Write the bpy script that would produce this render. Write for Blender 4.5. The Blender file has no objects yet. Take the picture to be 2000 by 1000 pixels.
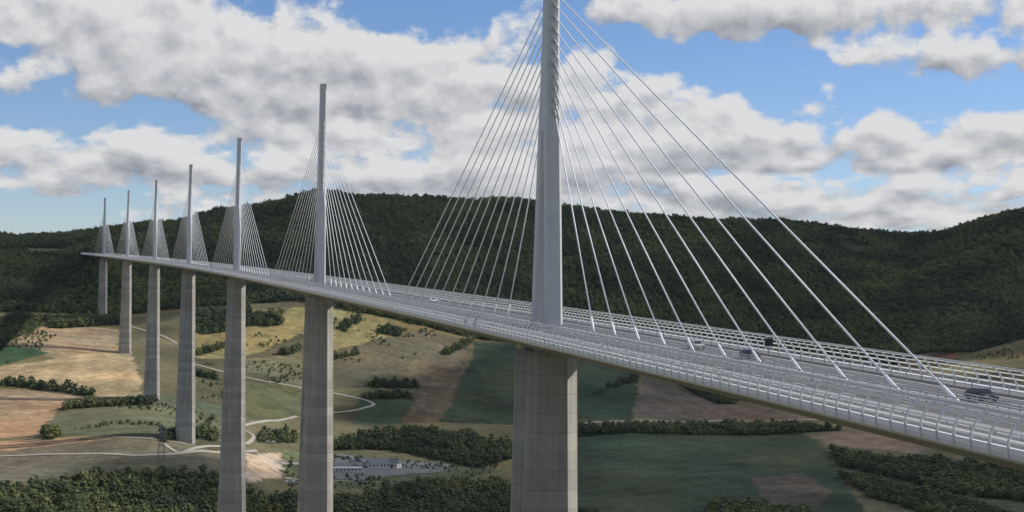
import bpy, bmesh, math, random
import numpy as np
from mathutils import Vector, Matrix
random.seed(7); rng=np.random.default_rng(11)
sc=bpy.context.scene
R=20000.0; PHI0=math.radians(15.0); X1,Y1,Z1=7.6,318.0,-5.9; SL=0.03025
F=2900.0; PITCH=math.atan(83/2900); ROLL=0.016
# ---------------------------------------------------------------- helpers
def axis(s):
    a=PHI0+s/(2*R); h=PHI0+s/R
    return X1-s*math.sin(a), Y1+s*math.cos(a), Z1+SL*s, h
def place(s,o,z):
    x,y,z0,h=axis(s)
    return (x+o*math.cos(h), y+o*math.sin(h), z0+z)
def link(ob,parent=None):
    sc.collection.objects.link(ob)
    if parent: ob.parent=parent
    return ob
def mesh_ob(name,v,f,mat,parent=None,smooth=False):
    me=bpy.data.meshes.new(name); me.from_pydata([tuple(p) for p in v],[],f); me.update()
    if mat: me.materials.append(mat)
    if smooth: me.polygons.foreach_set('use_smooth',[True]*len(me.polygons))
    return link(bpy.data.objects.new(name,me),parent)
def empty(name):
    e=bpy.data.objects.new(name,None); return link(e)
class MB:
    def __init__(s): s.v=[]; s.f=[]; s.m=[]
    def add(s,v,f,m=0):
        b=len(s.v); s.v+=v; s.f+=[tuple(i+b for i in q) for q in f]; s.m+=[m]*len(f)
    def box(s,c,d,m=0,rot=0,taper=1.0):
        cx,cy,cz=c; dx,dy,dz=[q/2 for q in d]; vs=[]
        for sz in(-1,1):
            t=taper if sz>0 else 1
            for sx,sy in((-1,-1),(1,-1),(1,1),(-1,1)):
                x,y=sx*dx*t,sy*dy*t
                vs.append((cx+x*math.cos(rot)-y*math.sin(rot),cy+x*math.sin(rot)+y*math.cos(rot),cz+sz*dz))
        s.add(vs,[(3,2,1,0),(4,5,6,7),(0,1,5,4),(1,2,6,5),(2,3,7,6),(3,0,4,7)],m)
    def tube(s,a,b,r,n=6,m=0,r2=None):
        a=Vector(a);b=Vector(b);r2=r if r2 is None else r2
        d=(b-a).normalized(); u=d.orthogonal().normalized(); w=d.cross(u); vs=[]
        for p,rr in((a,r),(b,r2)):
            for i in range(n):
                t=2*math.pi*i/n; q=p+(u*math.cos(t)+w*math.sin(t))*rr; vs.append(tuple(q))
        s.add(vs,[(i,(i+1)%n,n+(i+1)%n,n+i) for i in range(n)]+[tuple(range(n-1,-1,-1)),tuple(range(n,2*n))],m)
    def ob(s,name,mats,parent=None,smooth=False):
        me=bpy.data.meshes.new(name); me.from_pydata(s.v,[],s.f); 
        for k in mats: me.materials.append(k)
        me.polygons.foreach_set('material_index',s.m)
        if smooth: me.polygons.foreach_set('use_smooth',[True]*len(me.polygons))
        me.update()
        return link(bpy.data.objects.new(name,me),parent)
def mat(name,col,rough=0.7,var=0.15,scale=1.0,metal=0.0,col2=None,bump=0.0,detail=6,coords='Object'):
    m=bpy.data.materials.new(name); m.use_nodes=True; nt=m.node_tree; b=nt.nodes['Principled BSDF']
    b.inputs['Roughness'].default_value=rough; b.inputs['Metallic'].default_value=metal
    tc=nt.nodes.new('ShaderNodeTexCoord'); n=nt.nodes.new('ShaderNodeTexNoise')
    n.inputs['Scale'].default_value=scale; n.inputs['Detail'].default_value=detail; n.inputs['Roughness'].default_value=0.65
    nt.links.new(tc.outputs[coords],n.inputs['Vector'])
    r=nt.nodes.new('ShaderNodeValToRGB'); r.color_ramp.elements[0].position=.3; r.color_ramp.elements[1].position=.7
    c2=col2 or tuple(c*(1+var) for c in col); c1=tuple(c*(1-var) for c in col)
    r.color_ramp.elements[0].color=(*c1,1); r.color_ramp.elements[1].color=(*c2,1)
    nt.links.new(n.outputs['Fac'],r.inputs['Fac']); nt.links.new(r.outputs['Color'],b.inputs['Base Color'])
    return m
# ---------------------------------------------------------------- numpy noise
def _h(ix,iy,seed):
    n=np.sin(ix*127.1+iy*311.7+seed*74.7)*43758.5453
    return n-np.floor(n)
def vn(x,y,seed=0):
    xi=np.floor(x);yi=np.floor(y);fx=x-xi;fy=y-yi
    fx=fx*fx*(3-2*fx);fy=fy*fy*(3-2*fy)
    a=_h(xi,yi,seed);b=_h(xi+1,yi,seed);c=_h(xi,yi+1,seed);d=_h(xi+1,yi+1,seed)
    return (a*(1-fx)+b*fx)*(1-fy)+(c*(1-fx)+d*fx)*fy-0.5
def fbm(x,y,seed=0,o=4):
    t=0*x;a=1.0
    for i in range(o):
        t=t+a*vn(x*2**i,y*2**i,seed+i); a*=.5
    return t
# ---------------------------------------------------------------- terrain height
near=[(-2000,40),(-400,20),(-60,-1.6),(8,-1.7),(20,-14),(60,-34),(150,-62),(318,-100)]
cols=[(-1200,[(500,-90),(900,-130),(1500,-110),(2200,-20),(2800,80),(3600,150),(12000,150)]),
(0,[(500,-118),(650,-125),(900,-140),(1150,-143),(1350,-131),(1650,-110),(2000,-57),(2200,-25),(2600,52),(3400,116),(4500,150),(12000,160)]),
(300,[(500,-150),(800,-175),(1000,-160),(1150,-140),(1302,-131),(1631,-112),(1952,-79),(2265,-33),(2500,20),(2900,100),(3200,142),(3900,120),(12000,120)]),
(450,[(500,-170),(720,-205),(900,-200),(1150,-160),(1400,-145),(1650,-130),(1900,-105),(2150,-60),(2300,-20),(2700,85),(3100,168),(3600,140),(12000,120)]),
(600,[(500,-190),(650,-245),(800,-245),(977,-207),(1200,-186),(1450,-176),(1650,-160),(1850,-130),(2050,-87),(2250,-33),(2600,75),(3000,200),(3500,170),(12000,120)]),
(1000,[(500,-190),(650,-240),(1000,-225),(1350,-196),(1550,-185),(1780,-164),(2000,-136),(2250,-91),(2400,-64),(2750,75),(3100,212),(3600,180),(12000,120)]),
(1400,[(500,-190),(1000,-200),(1300,-184),(1650,-177),(2000,-159),(2350,-122),(2500,-95),(2850,30),(3300,193),(3800,150),(12000,120)]),
(1770,[(500,-190),(1000,-200),(1300,-182),(1650,-174),(1950,-151),(2400,-103),(2800,10),(3300,156),(3800,140),(12000,120)]),
(2000,[(500,-180),(1000,-195),(1300,-180),(1600,-166),(1950,-135),(2400,-83),(2700,20),(3100,194),(3700,180),(12000,120)]),
(2600,[(500,-150),(1000,-180),(1600,-130),(2200,-60),(2700,60),(3200,280),(12000,200)]),
(3600,[(500,-120),(1000,-140),(1600,-60),(2400,60),(3200,280),(12000,200)])]
caz=np.array([(c[0]-1000)/F for c in cols])
def T0(X,Y):
    az=X/np.maximum(Y,450.0)
    zs=[]
    for _,k in cols:
        kk=near+k; zs.append(np.interp(Y,[p[0] for p in kk],[p[1] for p in kk]))
    zs=np.stack(zs)
    az=np.clip(az,caz[0],caz[-1]-1e-6)
    i=np.clip(np.searchsorted(caz,az,side='right')-1,0,len(caz)-2)
    t=(az-caz[i])/(caz[i+1]-caz[i])
    t=t*.5+.5*t*t*(3-2*t)
    zf=zs.reshape(len(cols),-1); idx=np.arange(zf.shape[1]); i2=i.ravel()
    return (zf[i2,idx].reshape(Y.shape)*(1-t)+zf[i2+1,idx].reshape(Y.shape)*t)
ends=[]
for s0,s1 in((-330,-214),(2256,2700)):
    for s in np.arange(s0,s1+1,12): ends.append(axis(float(s))[:3])
fixes=[(axis(1026.)[0],axis(1026.)[1],9,90),(axis(2052.)[0],axis(2052.)[1],-8,70)]
def T(X,Y):
    X=np.asarray(X,float);Y=np.asarray(Y,float)
    w=np.clip((Y-300)/500,0,1)
    z=T0(X,Y)*.4
    for d in(-45,45): z=z+.3*T0(X+d*.4*w,Y+d*w)
    amp=np.clip((z+90)/160,0.12,1)*np.clip((Y-500)/500,0,1)
    z=z+amp*(26*fbm(X/420,Y/420,3,4)+9*fbm(X/75,Y/75,33,3))+ np.clip((Y-400)/400,0,1)*5*fbm(X/160,Y/160,9,3)
    for fx,fy,a,sg in fixes: z=z+a*np.exp(-((X-fx)**2+(Y-fy)**2)/(2*sg*sg))
    for ex,ey,ez in ends:
        d=np.hypot(X-ex,Y-ey)
        z=np.maximum(z,ez-.6-.9*np.maximum(0,d-17))
    return z
def Tf(x,y): return float(T(np.array([x]),np.array([y]))[0])
# camera
cam=bpy.data.cameras.new('camera'); co=bpy.data.objects.new('camera',cam); link(co); sc.camera=co
cam.sensor_width=36; cam.lens=F/2000*36; cam.clip_start=1; cam.clip_end=60000
CM=Matrix.Rotation(math.pi/2+PITCH,3,'X')@Matrix.Rotation(ROLL,3,'Z')
co.matrix_world=CM.to_4x4()
# image pixel coordinates, cast as camera rays and intersected with the terrain -> world XY on the ground
_Y=np.arange(820,4600,4.0)
def gp(px,py):
    d=CM@Vector(((px-1000)/F,(500-py)/F,-1)); a=d.x/d.y; e=d.z/d.y
    h=T(a*_Y,_Y)-e*_Y
    k=np.where(h>0)[0]
    y=_Y[k[0]] if len(k) else 4600.
    return (round(a*y,0),round(float(y),0))
def poly(pts): return [gp(*p) for p in pts]
# ---------------------------------------------------------------- land use polygons
TAN=(.42,.30,.165);TAN2=(.31,.21,.125);BR=(.15,.112,.083);GR=(.038,.058,.033);MEAD=(.112,.104,.058);PALE=(.22,.20,.09);OL=(.095,.088,.055)
fields=[(PALE,[(380,648),(480,605),(590,600),(660,608),(750,622),(790,650),(650,690),(590,650),(470,700),(380,700)]),
(TAN2,[(20,665),(80,640),(160,635),(235,645),(230,685),(150,705),(60,690)]),
(TAN,[(-60,726),(80,705),(180,690),(255,685),(278,745),(270,775),(190,775),(100,758),(-60,746)]),
(TAN2,[(-60,760),(60,762),(170,777),(250,779),(300,783),(160,790),(110,800),(110,840),(70,850),(-60,860)]),
((.06,.10,.045),[(-60,672),(60,680),(95,690),(20,712),(-60,718)]),
((.105,.112,.065),[(110,800),(180,780),(440,790),(430,850),(310,862),(120,852),(70,850)]),
(TAN2,[(-60,864),(150,852),(270,858),(320,868),(230,880),(-60,882)]),
((.14,.12,.08),[(-60,885),(440,890),(430,930),(-60,945)]),
((.15,.135,.075),[(480,700),(590,690),(592,745),(480,725)]),
((.11,.115,.056),[(480,745),(592,762),(592,812),(480,820)]),
(OL,[(640,690),(820,645),(1010,672),(930,668),(820,690),(780,760),(650,760)]),
((.115,.096,.063),[(822,692),(920,665),(880,790),(860,825),(785,828)]),
(GR,[(930,668),(1010,672),(1010,830),(858,826),(884,790)]),
((.045,.07,.036),[(700,780),(815,775),(780,828),(690,830)]),
(GR,[(1080,690),(1250,705),(1236,822),(1080,825)]),
(BR,[(1255,735),(1420,790),(1640,790),(1600,822),(1235,815)]),
((.042,.060,.034),[(1080,850),(1550,837),(1620,880),(1640,940),(1700,1010),(1080,1010)]),
((.10,.08,.058),[(1470,935),(1560,925),(1630,960),(1600,990),(1500,985)]),
((.17,.13,.10),[(1575,850),(1700,835),(1818,870),(1790,887),(1620,870)]),
((.06,.075,.043),[(1680,910),(2040,990),(2040,1010),(1850,1010)]),
((.17,.1,.07),[(1815,685),(1860,680),(1870,700),(1820,702)]),
((.36,.30,.23),[(478,885),(545,878),(552,935),(478,942)]),
((.10,.115,.06),[(555,880),(900,905),(985,920),(700,955),(555,945)]),
]
fields=[(c,poly(p)) for c,p in fields]
eb=poly([(-300,615),(0,612),(180,614),(330,606),(430,600),(560,588),(650,602),(740,618),(850,645),(1000,670),(1130,692),(1250,712),(1350,765),(1430,785),(1600,760),(1800,690),(1900,690),(2000,665),(2300,660)])
hill=[(-2600,2300)]+[p for p in eb]+[(2400,2300),(2600,3450),(1400,3480),(0,3300),(-500,3250),(-1100,3700),(-2600,3700)]
clearing=poly([(-80,484),(60,484),(140,490),(110,499),(-80,502)])
woods=[hill]+[poly(p) for p in [
 [(385,612),(490,598),(480,640),(400,655),(382,650)],
 [(480,615),(550,610),(555,636),(480,638)],
 [(0,745),(90,754),(185,770),(180,776),(80,762),(0,754)],
 [(-40,640),(40,618),(90,625),(60,650),(20,665),(0,690),(-40,690)],
 [(90,622),(230,618),(235,634),(160,640),(95,642)],
 [(640,876),(700,852),(800,842),(910,850),(1010,872),(1010,893),(930,915),(860,900),(760,880),(650,880)],
 [(1100,838),(1250,833),(1430,829),(1560,835),(1650,841),(1550,847),(1380,851),(1250,847),(1100,857)],
 [(498,848),(580,846),(582,866),(505,866)],
 [(-80,965),(120,948),(300,932),(440,936),(450,1030),(-80,1030)],
 [(470,970),(560,972),(700,974),(820,948),(900,944),(990,950),(1125,1000),(1200,1030),(470,1030)],
 [(1620,882),(1700,895),(1830,900),(2060,925),(2060,985),(1900,972),(1760,938),(1640,911)],
 [(1640,931),(1760,958),(1900,985),(1990,1020),(1850,1020),(1700,972)],
 [(1380,985),(1560,1000),(1650,1030),(1380,1030)],
 [(720,749),(760,746),(820,754),(815,760),(720,758)],
 [(703,774),(740,769),(810,776),(808,782),(705,782)],
 [(1320,750),(1420,774),(1440,790),(1400,788)],
 [(540,694),(590,676),(592,680),(560,696)],
 [(660,640),(700,618),(712,624),(672,650)],
 [(730,650),(760,640),(790,648),(780,660)],
 [(310,855),(345,850),(430,850),(420,864),(320,866)],
 [(1140,780),(1240,735),(1250,735),(1245,745)],
 [(85,850),(105,846),(112,858),(90,860)],
 [(640,700),(700,690),(704,694),(644,706)],[(380,690),(440,672),(442,678),(384,696)],[(380,728),(430,740),(428,745),(380,734)],
 [(860,690),(925,664),(930,668),(868,696)],[(120,798),(300,787),(300,791),(120,803)],
]]
shr=[poly(p) for p in [[(480,640),(590,640),(590,760),(480,740)],[(650,600),(860,650),(800,700),(650,720)],[(380,700),(440,720),(440,790),(380,780)],[(-20,650),(120,650),(60,700),(-20,720)],[(560,880),(980,910),(960,925),(560,950)],[(1820,650),(2050,650),(2050,700),(1860,705)],[(110,800),(430,800),(420,850),(110,850)]]]
roads=[(5,[(-60,893),(60,890),(180,888),(270,893),(340,890),(430,886),(500,880)]),(4,[(255,637),(290,648),(325,660),(345,672)]),
(5,[(380,712),(480,738),(560,752),(650,768),(715,782),(735,791),(700,803),(650,808)]),(5,[(476,832),(520,823),(580,815)]),(6,[(1080,832),(1240,824),(1400,822),(1640,820)]),
(4,[(480,868),(500,852),(480,842)]),(4,[(320,868),(350,890),(480,880)]),(7,[(545,905),(600,905),(650,903)]),(3,[(200,856),(300,860),(380,872)]),(4,[(556,935),(600,938),(660,940),(740,944)])]
roads=[(w,poly(p)) for w,p in roads]
parking=poly([(648,888),(760,900),(885,908),(872,922),(770,930),(700,940),(648,938)])
BLD={k:gp(*p) for k,p in dict(main=(738,914),white=(676,922),t1=(523,866),t2=(690,901),t3=(562,944),pyl=(315,908)).items()}
def pip(X,Y,P):
    ins=np.zeros(X.shape,bool); n=len(P)
    for i in range(n):
        x1,y1=P[i];x2,y2=P[(i+1)%n]
        c=((y1>Y)!=(y2>Y))&(X<(x2-x1)*(Y-y1)/((y2-y1) if y2!=y1 else 1e-9)+x1)
        ins^=c
    return ins
# ---------------------------------------------------------------- terrain mesh
u=np.concatenate([np.linspace(-1.4,-.34,40)[:-1],np.arange(-.34,.34,.0019),np.linspace(.34,1.4,40)])
yy=np.concatenate([np.arange(-500,860,20),np.arange(860,2700,4.5),np.arange(2700,3500,9),np.arange(3500,5000,60),np.arange(5000,14001,500)])
UU,YY=np.meshgrid(u,yy); XX=UU*(np.maximum(YY,0)+600); ZZ=T(XX,YY)
col=np.zeros((*XX.shape,4)); col[...,3]=1
n1=fbm(XX/90,YY/90,21,5)[...,None]; 
col[...,:3]=np.array(MEAD)*(1+.7*n1)+np.array((.05,.03,0))*np.clip(fbm(XX/200,YY/200,31,3)[...,None]*2,0,1)
jx=XX+5*fbm(XX/30,YY/30,41,3); jy=YY+5*fbm(XX/30,YY/30,51,3)
for _i,(c,P) in enumerate(fields):
    k=pip(jx,jy,P); ang=_i*1.7; st=np.sin((XX[k]*math.cos(ang)+YY[k]*math.sin(ang))/5.5)*.06
    v=(1+.5*fbm(XX[k]/70,YY[k]/70,61,5)+.3*fbm(XX[k]/14,YY[k]/14,67,2)+st)[:,None]
    tint=1+.35*fbm(XX[k]/110,YY[k]/110,88,3)[:,None]*np.array((1,.2,-.3))
    col[k,:3]=np.array(c)*v*tint
for P in woods:
    k=pip(jx,jy,P); col[k,:3]=(.035,.048,.025)
k=(YY>3250); col[k,:3]=(.04,.05,.028)
k=pip(jx,jy,clearing); col[k,:3]=(.13,.115,.07)
nr,nc=XX.shape
V=np.stack([XX,YY,ZZ],-1).reshape(-1,3)
ii=(np.arange(nr-1)[:,None]*nc+np.arange(nc-1)[None]).ravel()
Q=np.stack([ii,ii+1,ii+nc+1,ii+nc],1)
me=bpy.data.meshes.new('terrain'); me.vertices.add(len(V)); me.vertices.foreach_set('co',V.ravel())
me.loops.add(Q.size); me.loops.foreach_set('vertex_index',Q.ravel().astype(np.int32)); me.polygons.add(len(Q))
me.polygons.foreach_set('loop_start',(np.arange(len(Q))*4).astype(np.int32)); me.polygons.foreach_set('use_smooth',np.ones(len(Q),bool)); me.update(calc_edges=True)
ca=me.color_attributes.new('landuse','FLOAT_COLOR','POINT'); ca.data.foreach_set('color',col.ravel())
m=bpy.data.materials.new('ground'); m.use_nodes=True; nt=m.node_tree; b=nt.nodes['Principled BSDF']; b.inputs['Roughness'].default_value=.95; b.inputs['Specular IOR Level'].default_value=.1
at=nt.nodes.new('ShaderNodeAttribute'); at.attribute_name='landuse'
tc=nt.nodes.new('ShaderNodeTexCoord'); no=nt.nodes.new('ShaderNodeTexNoise'); no.inputs['Scale'].default_value=.12; no.inputs['Detail'].default_value=8; no.inputs['Roughness'].default_value=.7
nt.links.new(tc.outputs['Object'],no.inputs['Vector'])
mr=nt.nodes.new('ShaderNodeMapRange'); mr.inputs[1].default_value=.25; mr.inputs[2].default_value=.75; mr.inputs[3].default_value=.5; mr.inputs[4].default_value=1.5
nt.links.new(no.outputs['Fac'],mr.inputs[0])
vm=nt.nodes.new('ShaderNodeVectorMath'); vm.operation='SCALE'; nt.links.new(at.outputs['Color'],vm.inputs[0]); nt.links.new(mr.outputs[0],vm.inputs['Scale'])
nt.links.new(vm.outputs[0],b.inputs['Base Color']); me.materials.append(m)
link(bpy.data.objects.new('ground_terrain',me))
# ---------------------------------------------------------------- roads on ground
mroad=mat('track_gravel',(.33,.30,.25),.9,.2,.2)
for w,P in roads:
    pts=[]
    for a,b_ in zip(P[:-1],P[1:]):
        n=max(2,int(math.dist(a,b_)/5))
        pts+=[(a[0]+(b_[0]-a[0])*i/n,a[1]+(b_[1]-a[1])*i/n) for i in range(n)]
    pts=np.array(pts+[P[-1]])
    for _ in range(6): pts[1:-1]=(pts[:-2]+pts[2:]+2*pts[1:-1])/4
    d=np.gradient(pts,axis=0); d/=np.linalg.norm(d,axis=1)[:,None]+1e-9; nn=np.stack([-d[:,1],d[:,0]],1)
    vs=[];fs=[]
    for i,(p,q) in enumerate(zip(pts,nn)):
        for t in(-1,0,1):
            x,y=p+q*w*.5*t; vs.append((x,y,Tf(x,y)+.45))
        if i: 
            b0=(i-1)*3; fs+=[(b0,b0+1,b0+4,b0+3),(b0+1,b0+2,b0+5,b0+4)]
    mesh_ob('country_road',vs,fs,mroad)
gx,gy=np.meshgrid(np.arange(min(p[0] for p in parking),max(p[0] for p in parking),4),np.arange(min(p[1] for p in parking),max(p[1] for p in parking),4))
ins=pip(gx,gy,parking); gz=T(gx,gy)+.4; vs=np.stack([gx,gy,gz],-1).reshape(-1,3).tolist(); w_=gx.shape[1]; fs=[]
for i in range(gx.shape[0]-1):
    for j in range(w_-1):
        if ins[i,j]: fs.append((i*w_+j,i*w_+j+1,(i+1)*w_+j+1,(i+1)*w_+j))
mesh_ob('car_park_pavement',vs,fs,mat('carpark',(.16,.16,.155),.9,.15,.1))
# ---------------------------------------------------------------- trees
def leafmat(name,cs):
    m=bpy.data.materials.new(name); m.use_nodes=True; nt=m.node_tree; b=nt.nodes['Principled BSDF']; b.inputs['Roughness'].default_value=.8; b.inputs['Specular IOR Level'].default_value=.15
    oi=nt.nodes.new('ShaderNodeObjectInfo'); r=nt.nodes.new('ShaderNodeValToRGB')
    for i,(p,c) in enumerate(cs):
        e=r.color_ramp.elements[i] if i<2 else r.color_ramp.elements.new(p)
        e.position=p; e.color=(*c,1)
    n=nt.nodes.new('ShaderNodeTexNoise'); n.inputs['Scale'].default_value=.009; n.inputs['Detail'].default_value=2; nt.links.new(oi.outputs['Location'],n.inputs['Vector'])
    mx=nt.nodes.new('ShaderNodeMath'); mx.operation='MULTIPLY_ADD'; mx.inputs[1].default_value=.5; nt.links.new(oi.outputs['Random'],mx.inputs[0])
    sb=nt.nodes.new('ShaderNodeMath'); sb.operation='MULTIPLY_ADD'; sb.inputs[1].default_value=2.6; sb.inputs[2].default_value=-1.0; nt.links.new(n.outputs['Fac'],sb.inputs[0]); nt.links.new(sb.outputs[0],mx.inputs[2])
    nt.links.new(mx.outputs[0],r.inputs['Fac']); nt.links.new(r.outputs['Color'],b.inputs['Base Color']); return m
lm=leafmat('foliage',[(0,(.04,.058,.034)),(1,(.13,.14,.055)),(.5,(.070,.094,.043))]); bark=mat('bark',(.09,.07,.05),.9)
tcoll=bpy.data.collections.new('tree_kinds')
for k in range(5):
    rr=random.Random(k); mb=MB(); H=rr.uniform(8,11); rad=rr.uniform(3.6,4.8)
    mb.tube((0,0,-2),(0,0,H*.6),.3,6,1,.12)
    for q in range(4):
        a=rr.uniform(0,6.28); mb.tube((0,0,H*.3),(math.cos(a)*rad*.6,math.sin(a)*rad*.6,H*.65),.13,4,1,.05)
    for q in range(17):
        a=rr.uniform(0,6.28); t=rr.random()**.5; zz=rr.uniform(.28,1.0); prof=math.sin(math.pi*min(1,(zz-.12)/.95))**.6
        c=Vector((math.cos(a)*rad*.75*t*prof,math.sin(a)*rad*.75*t*prof,H*zz*.9)); s=rr.uniform(.9,1.8)
        bm=bmesh.new(); bmesh.ops.create_icosphere(bm,subdivisions=1,radius=s)
        for v in bm.verts: v.co*=rr.uniform(.65,1.25); v.co.z*=.8
        mb.add([tuple(v.co+c) for v in bm.verts],[tuple(v.index for v in f.verts) for f in bm.faces]); bm.free()
    for q in range(160):
        a=rr.uniform(0,6.28); ph=rr.uniform(-.6,1.4); c=Vector((math.cos(a)*math.cos(ph)*rad,math.sin(a)*math.cos(ph)*rad,H*.58+math.sin(ph)*H*.45))*rr.uniform(.85,1.08)
        mb.add([tuple(c+Vector([rr.uniform(-.45,.45) for _ in range(3)])) for _ in range(3)],[(0,1,2)])
    me=bpy.data.meshes.new('tree_kind'); me.from_pydata(mb.v,[],mb.f); me.materials.append(lm); me.materials.append(bark); me.polygons.foreach_set('material_index',mb.m); me.update()
    tcoll.objects.link(bpy.data.objects.new('broadleaf_tree_kind',me))
ng=bpy.data.node_groups.new('scatter','GeometryNodeTree')
ng.interface.new_socket('Geometry',in_out='INPUT',socket_type='NodeSocketGeometry'); ng.interface.new_socket('Geometry',in_out='OUTPUT',socket_type='NodeSocketGeometry')
gi=ng.nodes.new('NodeGroupInput');go=ng.nodes.new('NodeGroupOutput');ip=ng.nodes.new('GeometryNodeInstanceOnPoints');ci=ng.nodes.new('GeometryNodeCollectionInfo')
ci.inputs['Collection'].default_value=tcoll; ci.inputs['Separate Children'].default_value=True; ci.inputs['Reset Children'].default_value=True; ip.inputs['Pick Instance'].default_value=True
for nm,ty,sock in(('kind','INT','Instance Index'),('rot','FLOAT_VECTOR','Rotation'),('size','FLOAT_VECTOR','Scale')):
    a=ng.nodes.new('GeometryNodeInputNamedAttribute'); a.data_type=ty; a.inputs['Name'].default_value=nm; ng.links.new(a.outputs[0],ip.inputs[sock])
ng.links.new(gi.outputs[0],ip.inputs['Points']); ng.links.new(ci.outputs[0],ip.inputs['Instance']); ng.links.new(ip.outputs[0],go.inputs[0])
def scatter(name,X,Y,smin,smax):
    Z=T(X,Y)-.5; n=len(X); me=bpy.data.meshes.new(name); me.vertices.add(n); me.vertices.foreach_set('co',np.stack([X,Y,Z],1).ravel())
    a=me.attributes.new('kind','INT','POINT'); a.data.foreach_set('value',rng.integers(0,5,n).astype(np.int32))
    r=np.zeros((n,3)); r[:,2]=rng.uniform(0,6.28,n); r[:,0]=rng.uniform(-.1,.1,n); a=me.attributes.new('rot','FLOAT_VECTOR','POINT'); a.data.foreach_set('vector',r.ravel())
    s=smin+(smax-smin)*rng.uniform(0,1,n)**1.6; s3=np.stack([s*rng.uniform(.9,1.2,n),s*rng.uniform(.9,1.2,n),s*rng.uniform(.75,1.15,n)],1); a=me.attributes.new('size','FLOAT_VECTOR','POINT'); a.data.foreach_set('vector',s3.ravel())
    me.update(); ob=link(bpy.data.objects.new(name,me)); md=ob.modifiers.new('scatter','NODES'); md.node_group=ng; return ob
def grid(P,sp):
    xs=[p[0] for p in P];ys=[p[1] for p in P]
    gx,gy=np.meshgrid(np.arange(min(xs),max(xs),sp),np.arange(min(ys),max(ys),sp)); gx=gx.ravel()+rng.uniform(-.5,.5,gx.size)*sp; gy=gy.ravel()+rng.uniform(-.5,.5,gy.size)*sp
    k=pip(gx+6*fbm(gx/25,gy/25,71,2),gy+6*fbm(gx/25,gy/25,72,2),P); return gx[k],gy[k]
x,y=grid(hill,6.8); k=(np.abs(x)<.46*y)&(fbm(x/90,y/90,5,4)>-.57)&(~pip(x,y,clearing))
scatter('hillside_forest',x[k],y[k],.6,1.3)
xs=[];ys=[]
for P in woods[1:]:
    x,y=grid(P,5.6); xs.append(x);ys.append(y)
scatter('valley_woodland',np.concatenate(xs),np.concatenate(ys),.45,1.2)
xs=[];ys=[]
for P in shr:
    x,y=grid(P,9); k=fbm(x/60,y/60,15,3)>.12; xs.append(x[k]);ys.append(y[k])
scatter('scattered_bushes',np.concatenate(xs),np.concatenate(ys),.18,.6)
# ---------------------------------------------------------------- viaduct
via=empty('cable_stayed_viaduct')
def concmat():
    m=mat('pier_concrete',(.33,.315,.28),.85,.13,.15); nt=m.node_tree; b=nt.nodes['Principled BSDF']
    src=b.inputs['Base Color'].links[0].from_socket
    tc=nt.nodes['Texture Coordinate']; sx=nt.nodes.new('ShaderNodeSeparateXYZ'); nt.links.new(tc.outputs['Object'],sx.inputs[0])
    d=nt.nodes.new('ShaderNodeMath'); d.operation='DIVIDE'; d.inputs[1].default_value=4.0; nt.links.new(sx.outputs['Z'],d.inputs[0])
    f=nt.nodes.new('ShaderNodeMath'); f.operation='FLOOR'; nt.links.new(d.outputs[0],f.inputs[0])
    w=nt.nodes.new('ShaderNodeTexWhiteNoise'); w.noise_dimensions='1D'; nt.links.new(f.outputs[0],w.inputs['W'])
    mp=nt.nodes.new('ShaderNodeMapping'); mp.inputs['Scale'].default_value=(.8,.8,.02); nt.links.new(tc.outputs['Object'],mp.inputs[0])
    n=nt.nodes.new('ShaderNodeTexNoise'); n.inputs['Scale'].default_value=1.0; n.inputs['Detail'].default_value=5; nt.links.new(mp.outputs[0],n.inputs['Vector'])
    fr=nt.nodes.new('ShaderNodeMath'); fr.operation='FRACT'; nt.links.new(d.outputs[0],fr.inputs[0])
    lt=nt.nodes.new('ShaderNodeMath'); lt.operation='LESS_THAN'; lt.inputs[1].default_value=.06; nt.links.new(fr.outputs[0],lt.inputs[0])
    a=nt.nodes.new('ShaderNodeMath'); a.operation='MULTIPLY_ADD'; a.inputs[1].default_value=.22; a.inputs[2].default_value=.42; nt.links.new(w.outputs['Value'],a.inputs[0])
    c=nt.nodes.new('ShaderNodeMath'); c.operation='MULTIPLY_ADD'; c.inputs[1].default_value=.8; nt.links.new(n.outputs['Fac'],c.inputs[0]); nt.links.new(a.outputs[0],c.inputs[2])
    e=nt.nodes.new('ShaderNodeMath'); e.operation='MULTIPLY_ADD'; e.inputs[1].default_value=-.18; nt.links.new(lt.outputs[0],e.inputs[0]); nt.links.new(c.outputs[0],e.inputs[2])
    v=nt.nodes.new('ShaderNodeVectorMath'); v.operation='SCALE'; nt.links.new(src,v.inputs[0]); nt.links.new(e.outputs[0],v.inputs['Scale']); nt.links.new(v.outputs[0],b.inputs['Base Color'])
    return m
conc=concmat(); steel=mat('mast_white_steel',(.46,.465,.465),.45,.08,.3); stay=mat('stay_sheath',(.8,.81,.82),.4,.03,.5); corn=mat('fairing_panel',(.76,.76,.75),.5,.05,.3)
dsteel=mat('deck_steel',(.2,.2,.2),.5,.1,.2); slat=mat('windscreen_slat',(.5,.51,.51),.6,.08,.3); rib=mat('windscreen_rib',(.58,.58,.575),.5,.06,.5)
rail=mat('galvanised_rail',(.4,.41,.42),.4,.1,.6); paint=mat('road_paint',(.75,.75,.72),.7,.1,.6); road=mat('bridge_asphalt',(.085,.085,.085),.85,.15,.2); dark=mat('dark_void',(.03,.03,.032),.8)
nt=slat.node_tree; b=nt.nodes['Principled BSDF']; tr=nt.nodes.new('ShaderNodeBsdfTranslucent'); tr.inputs[0].default_value=(.65,.65,.64,1); mx=nt.nodes.new('ShaderNodeMixShader'); mx.inputs[0].default_value=.35
o=nt.nodes['Material Output']; nt.links.new(b.outputs[0],mx.inputs[1]); nt.links.new(tr.outputs[0],mx.inputs[2]); nt.links.new(mx.outputs[0],o.inputs[0])
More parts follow.
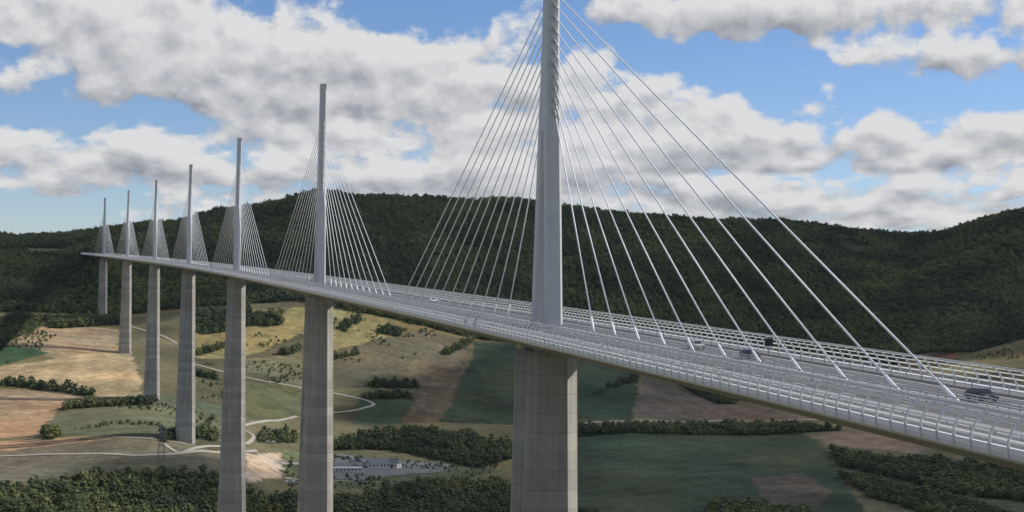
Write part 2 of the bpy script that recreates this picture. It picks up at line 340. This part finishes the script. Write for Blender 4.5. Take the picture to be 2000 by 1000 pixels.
def sweep(mb,prof,s0,s1,ds=8,m=0,closed=False):
    n=max(1,int(round((s1-s0)/ds))); vs=[];fs=[];k=len(prof)
    for i in range(n+1):
        s=s0+(s1-s0)*i/n
        vs+=[place(s,o_,z_) for o_,z_ in prof]
    for i in range(n):
        for j in range(k if closed else k-1):
            a=i*k+j;b_=i*k+(j+1)%k; fs.append((a,b_,b_+k,a+k))
    if closed: fs+=[tuple(range(k-1,-1,-1)),tuple(range(n*k,n*k+k))]
    mb.add(vs,fs,m)
S0,S1=-214,2256
mb=MB(); sweep(mb,[(-15.6,-.02),(15.6,-.02),(16.2,-1.0),(9,-3.3),(3,-4.3),(-3,-4.3),(-9,-3.3),(-16.2,-1.0)],S0,S1,8,0,True); mb.ob('deck_girder',[dsteel],via)
mb=MB()
for sg in(-1,1):
    sweep(mb,[(sg*2.3,.03),(sg*13.4,.03)],-330,2700)
mb.ob('carriageway',[road],via)
mb=MB()
for sg in(-1,1):
    for o_ in(3.1,12.0-1.4): sweep(mb,[(sg*(o_-.1),.036),(sg*(o_+.1),.036)],-330,2700)
    s=-320
    while s<1200:
        sweep(mb,[(sg*6.85-.08,.036),(sg*6.85+.08,.036)],s,s+3,3); s+=13
mb.ob('lane_markings',[paint],via)
mb=MB()
for sg in(-1,1):
    sweep(mb,[(sg*16.25,-1.08),(sg*16.8,-.75),(sg*16.97,-.3),(sg*17.0,.2),(sg*16.75,.2),(sg*15.7,.0)],S0,S1)
mb.ob('fairing_cornice',[corn],via)
prof=[(16.97,-.6),(17.05,.3),(16.95,.9),(16.7,1.5),(16.35,2.05),(15.9,2.5),(15.35,2.85)]
def pp(t):
    t=min(t,5.999); i=int(t); f=t-i; return (prof[i][0]*(1-f)+prof[i+1][0]*f, prof[i][1]*(1-f)+prof[i+1][1]*f)
mb=MB()
for sg in(-1,1):
    for k in range(4):
        t0=1.7+k*1.2; a=pp(t0);c=pp(t0+.34); sweep(mb,[(sg*a[0],a[1]),(sg*c[0],c[1])],S0,S1)
mb.ob('windscreen_slats',[slat],via)
mb=MB()
for sg in(-1,1):
    s=S0
    while s<S1:
        vs=[];fs=[]
        for (o_,z_) in prof:
            for ds,do in((-.07,.07),(.07,.07),(.07,-.2),(-.07,-.2)): vs.append(place(s+ds,sg*(o_+do),z_))
        for i in range(6):
            for j in range(4): fs.append((i*4+j,i*4+(j+1)%4,i*4+4+(j+1)%4,i*4+4+j))
        fs+=[(24,25,26,27),(3,2,1,0)]
        mb.add(vs,fs); s+=2.8
    sweep(mb,[(sg*15.25,2.82),(sg*15.42,2.82),(sg*15.42,2.97),(sg*15.25,2.97)],S0,S1,8,0,True)
mb.ob('windscreen_ribs',[rib],via)
mb=MB()
for o_ in(-13.7,-1.9,1.9,13.7):
    for z_ in(.45,.75,1.05): sweep(mb,[(o_-.05,z_-.06),(o_+.05,z_-.06),(o_+.05,z_+.06),(o_-.05,z_+.06)],S0,S1,10,0,True)
    s=S0
    while s<1500:
        x,y,z,h=axis(s); p=place(s,o_+.08,.53); mb.box(p,(.1,.12,1.1),0,h); s+=4.0 if s<500 else 8
mb.ob('safety_barriers',[rail],via)
def ring(s0,h,l0,l1,w,ch,co_=None):
    c2=co_ or ch
    pts=[(l0,-w/2+c2),(l0+ch,-w/2),(l1-ch,-w/2),(l1,-w/2+c2),(l1,w/2-c2),(l1-ch,w/2),(l0+ch,w/2),(l0,w/2-c2)]
    x,y,z0,hd=axis(s0)
    return [(x-l*math.sin(hd)+o_*math.cos(hd),y+l*math.cos(hd)+o_*math.sin(hd),z0+h) for l,o_ in pts]
def loft(mb,rings,m=0):
    vs=[p for r in rings for p in r]; n=8; fs=[]
    for i in range(len(rings)-1):
        for j in range(n): fs.append((i*n+j,i*n+n+j,i*n+n+(j+1)%n,i*n+(j+1)%n))
    fs+=[tuple(range(n)),tuple(range(len(rings)*n-1,len(rings)*n-n-1,-1))]
    mb.add(vs,fs,m)
def I(h,t): return float(np.interp(h,[a for a,_ in t],[b for _,b in t]))
Lh=[(0,7.0),(37,4.2),(63,2.2),(88,1.8)]; Wd=[(0,3.3),(40,3.1),(88,2.7)]
for k in range(7):
    s=342.0*k; mb=MB()
    hs=[0,15,30,42]
    for sg in(-1,1):
        rs=[]
        for h in hs:
            o1=I(h,Lh); i1=I(h,[(0,3.6),(42,.02)])
            rs.append(ring(s,h,min(sg*i1,sg*o1),max(sg*i1,sg*o1),I(h,Wd),.55))
        loft(mb,rs)
    loft(mb,[ring(s,h,-I(h,Lh),I(h,Lh),I(h,Wd),.55) for h in(42.01,52,63,75,85.5)])
    for sg in(-1,1):
        x0,x1=sorted((sg*.9,sg*1.8)); loft(mb,[ring(s,h,x0,x1,2.7,.2) for h in(85.5,88)])
    for sg in(-1,1):
        for i in range(11):
            h=46+2.55*i; l=sg*(I(h,Lh)+.12); x,y,z0,hd=axis(s); mb.box((x-l*math.sin(hd),y+l*math.cos(hd),z0+h),(.9,.5,1.0),0,hd)
    mb.ob('mast',[steel],via)
    mb=MB()
    for sg in(-1,1):
        for i in range(11):
            h=46+2.55*i; l=sg*(I(h,Lh)+.2); d=33+12.9*i
            x,y,z0,hd=axis(s); a=Vector((x-l*math.sin(hd),y+l*math.cos(hd),z0+h)); q=Vector(place(s+sg*d,0,.1))
            mb.tube(q,a,.135,6); e=q+(a-q).normalized()*4; mb.tube(q,e,.22,8)
            mb.tube(a,a+(q-a).normalized()*2.2,.2,6,1)
    mb.ob('stay_cables',[stay,rail],via,True)
    x,y,z0,hd=axis(s); zb=Tf(x,y)-z0-4; mb=MB()
    W=[(0,10.4),(90,13.8),(150,16.7),(250,24)]; LL=[(0,8.0),(90,8.2),(250,10)]; top=-5.2
    hs=[top,-20,-40,-60,-80]+([-94.] if zb<-96 else []); hs=[h for h in hs if h>zb]
    if zb>-96: hs.append(zb)
    for sg in(-1,1):
        rs=[]
        for h in hs:
            w=I(-h,W); i1=I(-h,[(0,1.9),(94,.6)]); o1=I(-h,LL); rs.append(ring(s,h,min(sg*i1,sg*o1),max(sg*i1,sg*o1),w,min(2.9,(o1-i1)*.45),3.0))
        loft(mb,rs[::-1])
    if zb<-96:
        rs=[ring(s,h,-I(-h,LL),I(-h,LL),I(-h,W),3.0,3.1) for h in np.linspace(-94.01,zb,6)]; loft(mb,rs[::-1])
    for sg in(-1,1):
        l=sg*5.1; mb.box((x-l*math.sin(hd),y+l*math.cos(hd),z0-4.75),(7.5,4.2,.88),0,hd)
    mb.ob('pier',[conc],via)
# ---------------------------------------------------------------- vehicles
glass=mat('car_glass',(.02,.025,.03),.1,.1); tyre=mat('tyre',(.02,.02,.02),.9); lamp=mat('lamp_lens',(.6,.6,.55),.2); red=mat('tail_lens',(.4,.02,.02),.3)
paints=[mat('paint_%s'%n,c,.3,.03,1) for n,c in(('black',(.02,.021,.024)),('white',(.75,.75,.75)),('silver',(.4,.41,.42)),('blue',(.04,.08,.2)),('red',(.3,.03,.03)))]
def car(pos,hd,pm,van=False,name='car'):
    e=empty(name) ; mb=MB()
    if van: side=[(-2.4,.35),(2.3,.35),(2.4,.9),(1.9,1.15),(1.2,2.1),(-2.35,2.2),(-2.4,.9)]; W=.95
    else: side=[(-2.1,.35),(2.1,.35),(2.15,.65),(1.95,.82),(1.05,.95),(.35,1.42),(-.95,1.47),(-1.75,1.0),(-2.1,.92),(-2.15,.6)]; W=.88
    def hw(z): return W if z<.95 else W-(z-.95)*.35
    n=len(side); vs=[(x,-hw(z),z) for x,z in side]+[(x,hw(z),z) for x,z in side]
    fs=[(i,(i+1)%n,n+(i+1)%n,n+i) for i in range(n)]+[tuple(range(n-1,-1,-1)),tuple(range(n,2*n))]
    mb.add(vs,fs,0)
    if not van:
        for sg in(-1,1):
            g=[(.85,1.0),(.3,1.36),(-.9,1.40),(-1.5,1.02)]; g2=[(x,sg*(hw(z)+.012),z) for x,z in g]; mb.add(g2,[(0,1,2,3)],1)
        mb.add([(1.02,-.7,1.0),(1.02,.7,1.0),(.40,.6,1.41),(.40,-.6,1.41)],[(0,1,2,3)],1)
        mb.add([(-1.74,-.7,1.03),(-1.74,.7,1.03),(-1.02,.6,1.465),(-1.02,-.6,1.465)],[(0,3,2,1)],1)
    else:
        mb.add([(1.86,-.8,1.25),(1.86,.8,1.25),(1.28,.62,2.02),(1.28,-.62,2.02)],[(0,1,2,3)],1)
        for sg in(-1,1): mb.add([(1.7,sg*(hw(1.25)+.015),1.25),(1.2,sg*(hw(1.9)+.015),1.9),(.3,sg*(hw(1.9)+.015),1.9),(.3,sg*(hw(1.25)+.015),1.25)],[(0,1,2,3)],1)
    for sx in(-1.3,1.35):
        for sg in(-1,1): mb.tube((sx,sg*(W-.2),.33),(sx,sg*(W+.02),.33),.33,14,2)
    for sg in(-1,1):
        mb.box((2.13,sg*.6,.7),(.08,.35,.14),3); mb.box((-2.13,sg*.65,.8),(.08,.3,.16),4); mb.box((.75,sg*(W+.08),1.02),(.12,.16,.12),0)
    mb.ob('body',[pm,glass,tyre,lamp,red],e)
    e.location=pos; e.rotation_euler=(0,0,hd); return e
def bcar(s,o_,pm,fwd,van=False):
    x,y,z,h=axis(s); car(place(s,o_,.04),h+math.pi/2*(1 if fwd else -1),pm,van)
bcar(-158,5.0,paints[0],False); bcar(-94,5.2,paints[0],False); bcar(-72,5.2,paints[2],False); bcar(138,5.0,paints[1],False); bcar(760,-5,paints[1],True,True); bcar(900,5,paints[4],False)
bcar(1240,-5,paints[4],True,True); bcar(1310,8.5,paints[1],False,True); bcar(420,8.6,paints[2],False)
mb=MB(); p=place(-82,13.9,0); h=axis(-82)[3]
mb.tube((p[0],p[1],p[2]),(p[0],p[1],p[2]+2.2),.07,8); mb.box((p[0],p[1],p[2]+1.9),(1.35,.22,1.3),1,h); mb.box((p[0],p[1],p[2]+2.6),(1.45,.3,.08),0,h)
mb.ob('traffic_sign',[rail,dark])
wallw=mat('white_wall',(.6,.6,.58),.8); roofg=mat('slate_roof',(.16,.18,.2),.6); 
def house(name,c,L,W,H,rot,rh,rm):
    e=empty(name); z=Tf(*c); mb=MB(); mb.box((0,0,H/2-1),(L,W,H+2)); w=mb.ob('walls',[wallw],e)
    mb=MB(); a,b_=L/2+.5,W/2+.5; mb.add([(-a,-b_,H+.01),(a,-b_,H+.01),(a,b_,H+.01),(-a,b_,H+.01),(-a*.9,0,H+rh),(a*.9,0,H+rh)],[(0,1,5,4),(1,2,5),(2,3,4,5),(3,0,4),(3,2,1,0)]); mb.ob('roof',[rm],e)
    mb=MB(); n=int(L/3.5)
    for i in range(n):
        x=-L/2+(i+.5)*L/n
        for sg in(-1,1): mb.box((x,sg*(W/2+.03),H*.55),(1.6,.1,H*.4))
    mb.ob('windows',[glass],e)
    e.location=(c[0],c[1],z); e.rotation_euler=(0,0,rot)
m0=BLD['main']; house('service_building',m0,22,12,5,.3,4.5,roofg); house('service_building',(m0[0]+15,m0[1]+9),14,10,4.5,-.5,4,roofg); house('service_building',(m0[0]-16,m0[1]+6),10,9,4,.8,3.5,roofg)
m1=BLD['white']; house('low_white_building',m1,30,9,4,.15,.7,wallw)
for i in range(34):
    k=random.random(); c=gp(770+110*k,910+8*k+random.uniform(-3,5)) if i<22 else gp(random.uniform(655,715),random.uniform(893,902))
    car((c[0],c[1],Tf(*c)+.45),random.choice([.2,.3,1.8]),random.choice(paints[:3]+paints),name='parked_car')
for t in('t1','t2','t3'):
    c=BLD[t]
    for j in range(2): car((c[0]+j*6,c[1],Tf(*c)+.5),.1,paints[1],True,name='parked_van')
c=BLD['pyl']; z=Tf(*c); mb=MB(); Hh=32; 
def cr(h): w=2.8*(1-h/Hh)+.5; return [(c[0]+sx*w,c[1]+sy*w,z+h) for sx,sy in((-1,-1),(1,-1),(1,1),(-1,1))]
lv=[0,6,12,17,22,26,29,32]
for a,b_ in zip(lv[:-1],lv[1:]):
    A=cr(a);B=cr(b_)
    for i in range(4): mb.tube(A[i],B[i],.14,4); mb.tube(A[i],B[(i+1)%4],.09,4); mb.tube(B[i],A[(i+1)%4],.09,4)
for h,wd in((22,6),(26,5),(30,3.5)): mb.tube((c[0]-wd,c[1],z+h),(c[0]+wd,c[1],z+h),.16,4); mb.tube((c[0]-wd,c[1],z+h),(c[0],c[1],z+h+1.6),.1,4); mb.tube((c[0]+wd,c[1],z+h),(c[0],c[1],z+h+1.6),.1,4)
mb.ob('electricity_pylon',[mat('pylon_steel',(.16,.16,.16),.6)])
# ---------------------------------------------------------------- sun + unseen clouds added to shade the ground
BETA=math.radians(18); EL=math.radians(35)
sd=Vector((math.cos(BETA)*math.cos(EL),math.sin(BETA)*math.cos(EL),math.sin(EL)))
sl=bpy.data.lights.new('sun','SUN'); sl.energy=5.0; sl.angle=math.radians(.53); sl.color=(1,.95,.87); so=link(bpy.data.objects.new('sun',sl)); so.rotation_euler=sd.to_track_quat('Z','Y').to_euler()
cm=bpy.data.materials.new('shadow_cloud_veil'); cm.use_nodes=True; nt=cm.node_tree; nt.nodes.remove(nt.nodes['Principled BSDF']); b=nt.nodes.new('ShaderNodeBsdfDiffuse'); b.inputs['Color'].default_value=(.85,.86,.88,1)
tr=nt.nodes.new('ShaderNodeBsdfTransparent'); mx=nt.nodes.new('ShaderNodeMixShader')
tcc=nt.nodes.new('ShaderNodeTexCoord'); nn_=nt.nodes.new('ShaderNodeTexNoise'); nn_.inputs['Scale'].default_value=.0035; nn_.inputs['Detail'].default_value=3; nt.links.new(tcc.outputs['Object'],nn_.inputs['Vector'])
mr=nt.nodes.new('ShaderNodeMapRange'); mr.inputs[1].default_value=.35; mr.inputs[2].default_value=.68; mr.inputs[3].default_value=.36; mr.inputs[4].default_value=.85; nt.links.new(nn_.outputs['Fac'],mr.inputs[0]); nt.links.new(mr.outputs[0],mx.inputs[0])  # patchy transparency so the added clouds cast dappled shade
nt.links.new(b.outputs[0],mx.inputs[1]); nt.links.new(tr.outputs[0],mx.inputs[2]); nt.links.new(mx.outputs[0],nt.nodes['Material Output'].inputs[0])
def shadow_cloud(P,seed):  # out-of-frame slab, added to throw shadow onto ground polygon P
    st=28.; xs=[p[0] for p in P]; ys=[p[1] for p in P]
    gx,gy=np.meshgrid(np.arange(min(xs)-100,max(xs)+100,st),np.arange(min(ys)-100,max(ys)+100,st))
    ins=pip(gx+120*fbm(gx/300,gy/300,seed,4),gy+120*fbm(gx/300,gy/300,seed+9,4),P)
    th=60+240*np.abs(fbm(gx/260,gy/260,seed+20,5)); off=sd*(1500/sd.z)
    n=gx.size; w_=gx.shape[1]; tb=[]
    for sgn in(0,1):
        z=-60+off.z+(th if sgn else -30*np.abs(fbm(gx/120,gy/120,seed+3,3)))
        tb.append(np.stack([gx+off.x,gy+off.y,z],-1).reshape(-1,3))
    vs=np.concatenate(tb).tolist(); c=ins[:-1,:-1]; fs=[]; idx=np.argwhere(c); S=set(map(tuple,idx.tolist()))
    for i,j in idx.tolist():
        a=i*w_+j; b2=a+1; c2=a+w_+1; d2=a+w_
        fs.append((d2,c2,b2,a)); fs.append((a+n,b2+n,c2+n,d2+n))
        for (di,dj),(p,q) in(((-1,0),(a,b2)),((0,1),(b2,c2)),((1,0),(c2,d2)),((0,-1),(d2,a))):
            if (i+di,j+dj) not in S: fs.append((p,q,q+n,p+n))
    mesh_ob('shadow_cloud',vs,fs,cm,None,True)
shadow_cloud([(-1500,2180),(-760,2170),(-600,2230),(-480,2430),(-300,2470),(0,2430),(900,2380),(2600,2250),(2600,4200),(-1500,4200)],101)  # added to shade the wooded hill and the left forest
shadow_cloud([(40,1000),(1400,850),(1500,2330),(100,2330),(10,1700)],131)  # added to shade the right-hand fields
hz=bpy.data.materials.new('haze'); hz.use_nodes=True; nt=hz.node_tree; nt.nodes.remove(nt.nodes['Principled BSDF']); vs_=nt.nodes.new('ShaderNodeVolumeScatter'); vs_.inputs['Density'].default_value=7e-6; vs_.inputs['Color'].default_value=(.75,.88,1,1); vs_.inputs['Anisotropy'].default_value=.2
nt.links.new(vs_.outputs[0],nt.nodes['Material Output'].inputs['Volume'])
mb=MB(); mb.box((0,3000,50),(9000,7600,900)); mb.ob('valley_haze',[hz])
# ---------------------------------------------------------------- world
w=bpy.data.worlds.new('World'); sc.world=w; w.use_nodes=True; nt=w.node_tree; N=nt.nodes; Lk=nt.links
bg=N['Background']; sky=N.new('ShaderNodeTexSky'); sky.sky_type='NISHITA'; sky.sun_disc=False; sky.sun_elevation=EL; sky.sun_rotation=math.pi/2-BETA; sky.air_density=1.0; sky.dust_density=.4; sky.ozone_density=3.0; sky.altitude=800
hs_=N.new('ShaderNodeHueSaturation'); hs_.inputs['Saturation'].default_value=1.1; Lk.new(sky.outputs[0],hs_.inputs['Color'])
tn=N.new('ShaderNodeVectorMath'); tn.operation='MULTIPLY'; tn.inputs[1].default_value=(.97,.97,1.1); Lk.new(hs_.outputs[0],tn.inputs[0])
Lk.new(tn.outputs[0],bg.inputs['Color']); bg.inputs['Strength'].default_value=.105
tc=N.new('ShaderNodeTexCoord'); sx=N.new('ShaderNodeSeparateXYZ'); Lk.new(tc.outputs['Generated'],sx.inputs[0])
def M(op,a,b=None,c=None,clamp=False):
    n=N.new('ShaderNodeMath'); n.operation=op; n.use_clamp=clamp
    for i,v in enumerate((a,b,c)):
        if v is None: continue
        if isinstance(v,(int,float)): n.inputs[i].default_value=v
        else: Lk.new(v,n.inputs[i])
    return n.outputs[0]
X_,Y_,Z_=sx.outputs
az=M('ARCTAN2',X_,Y_); hor=M('SQRT',M('ADD',M('MULTIPLY',X_,X_),M('MULTIPLY',Y_,Y_))); el=M('DIVIDE',Z_,M('MAXIMUM',hor,.05))
def dens(da,de,detail):
    E_=M('ADD',el,de); A_=M('ADD',az,da)
    v=M('LOGARITHM',M('ADD',M('MAXIMUM',E_,0.0),.06),math.e)
    cb=N.new('ShaderNodeCombineXYZ'); Lk.new(M('MULTIPLY',A_,3.4),cb.inputs[0]); Lk.new(v,cb.inputs[1]); cb.inputs[2].default_value=3.7
    n=N.new('ShaderNodeTexNoise'); n.inputs['Scale'].default_value=6.2; n.inputs['Detail'].default_value=detail; n.inputs['Roughness'].default_value=.57
    Lk.new(cb.outputs[0],n.inputs['Vector'])
    vo=N.new('ShaderNodeTexVoronoi'); vo.feature='F1'; vo.voronoi_dimensions='2D'; vo.inputs['Scale'].default_value=14
    wa=N.new('ShaderNodeVectorMath'); wa.operation='MULTIPLY_ADD'; wa.inputs[1].default_value=(.14,.14,.14); Lk.new(n.outputs['Color'],wa.inputs[0]); Lk.new(cb.outputs[0],wa.inputs[2]); Lk.new(wa.outputs[0],vo.inputs['Vector'])
    return M('ADD',M('MULTIPLY_ADD',n.outputs['Fac'],1.25,-.125),M('MULTIPLY',M('SUBTRACT',.42,vo.outputs['Distance']),.14))
blobs=[(150,60,420,90,.2),(480,130,300,80,.18),(760,190,300,100,.2),(200,315,330,42,.22),(480,220,260,60,.16),(760,350,420,34,.18),(1230,210,260,80,.22),(1650,290,480,42,.21),(1560,30,400,40,.25),(1880,130,230,33,.24),(1700,395,460,42,.22),(1150,330,330,65,.16),
 (850,10,190,50,-.33),(1230,95,110,50,-.16),(1480,140,230,55,-.3),(1880,208,210,32,-.28),(120,232,280,32,-.26),(470,305,100,30,-.2),(60,430,200,36,-.3),(1600,240,160,22,-.1),(1500,345,300,14,-.12)]
def MR(x,a,b,c=0,d=1):
    n=N.new('ShaderNodeMapRange'); n.interpolation_type='SMOOTHSTEP'; Lk.new(x,n.inputs[0])
    for i,q in enumerate((a,b,c,d)): n.inputs[i+1].default_value=q
    return n.outputs[0]
acc=None; gv=None
for bx,by,wx,wy,g in blobs:
    bx0=bx+(by-500)*ROLL; by0=by-(bx-1000)*ROLL
    A=math.atan((bx0-1000)/F); E=(583-by0)/F
    dx=M('MULTIPLY_ADD',az,F/wx,-A*F/wx); dy=M('MULTIPLY_ADD',el,F/wy,-E*F/wy)
    e=M('MULTIPLY',M('EXPONENT',M('MULTIPLY',M('MULTIPLY_ADD',dx,dx,M('MULTIPLY',dy,dy)),-1.0)),g)
    acc=e if acc is None else M('ADD',e,acc)
    t=M('MULTIPLY',e,M('MULTIPLY',dy,2*.012*F/wy)); gv=t if gv is None else M('ADD',gv,t)
n0=dens(0,0,9); n0s=dens(0,0,4); n1=dens(.005,.010,4)
D=M('ADD',n0,acc)
cover=MR(D,.44,.61)
lit=M('MULTIPLY',M('ADD',M('SUBTRACT',n0s,n1),gv),2.2)
fine=M('MULTIPLY',M('SUBTRACT',n0,n0s),1.3)
thick=MR(D,.64,1.05,0,.32)
sh=M('SUBTRACT',M('ADD',M('ADD',.80,lit),fine),thick,None,True)
mixc=N.new('ShaderNodeMix'); mixc.data_type='RGBA'; Lk.new(sh,mixc.inputs[0]); mixc.inputs[6].default_value=(.29,.31,.36,1); mixc.inputs[7].default_value=(.72,.725,.735,1)
bg2=N.new('ShaderNodeBackground'); Lk.new(mixc.outputs[2],bg2.inputs[0]); bg2.inputs[1].default_value=1.0
ms=N.new('ShaderNodeMixShader'); Lk.new(cover,ms.inputs[0]); Lk.new(bg.outputs[0],ms.inputs[1]); Lk.new(bg2.outputs[0],ms.inputs[2]); Lk.new(ms.outputs[0],N['World Output'].inputs[0])
w.cycles.sampling_method='MANUAL'; w.cycles.sample_map_resolution=256
sc.view_settings.view_transform='Standard'; sc.view_settings.look='None'; sc.view_settings.exposure=0
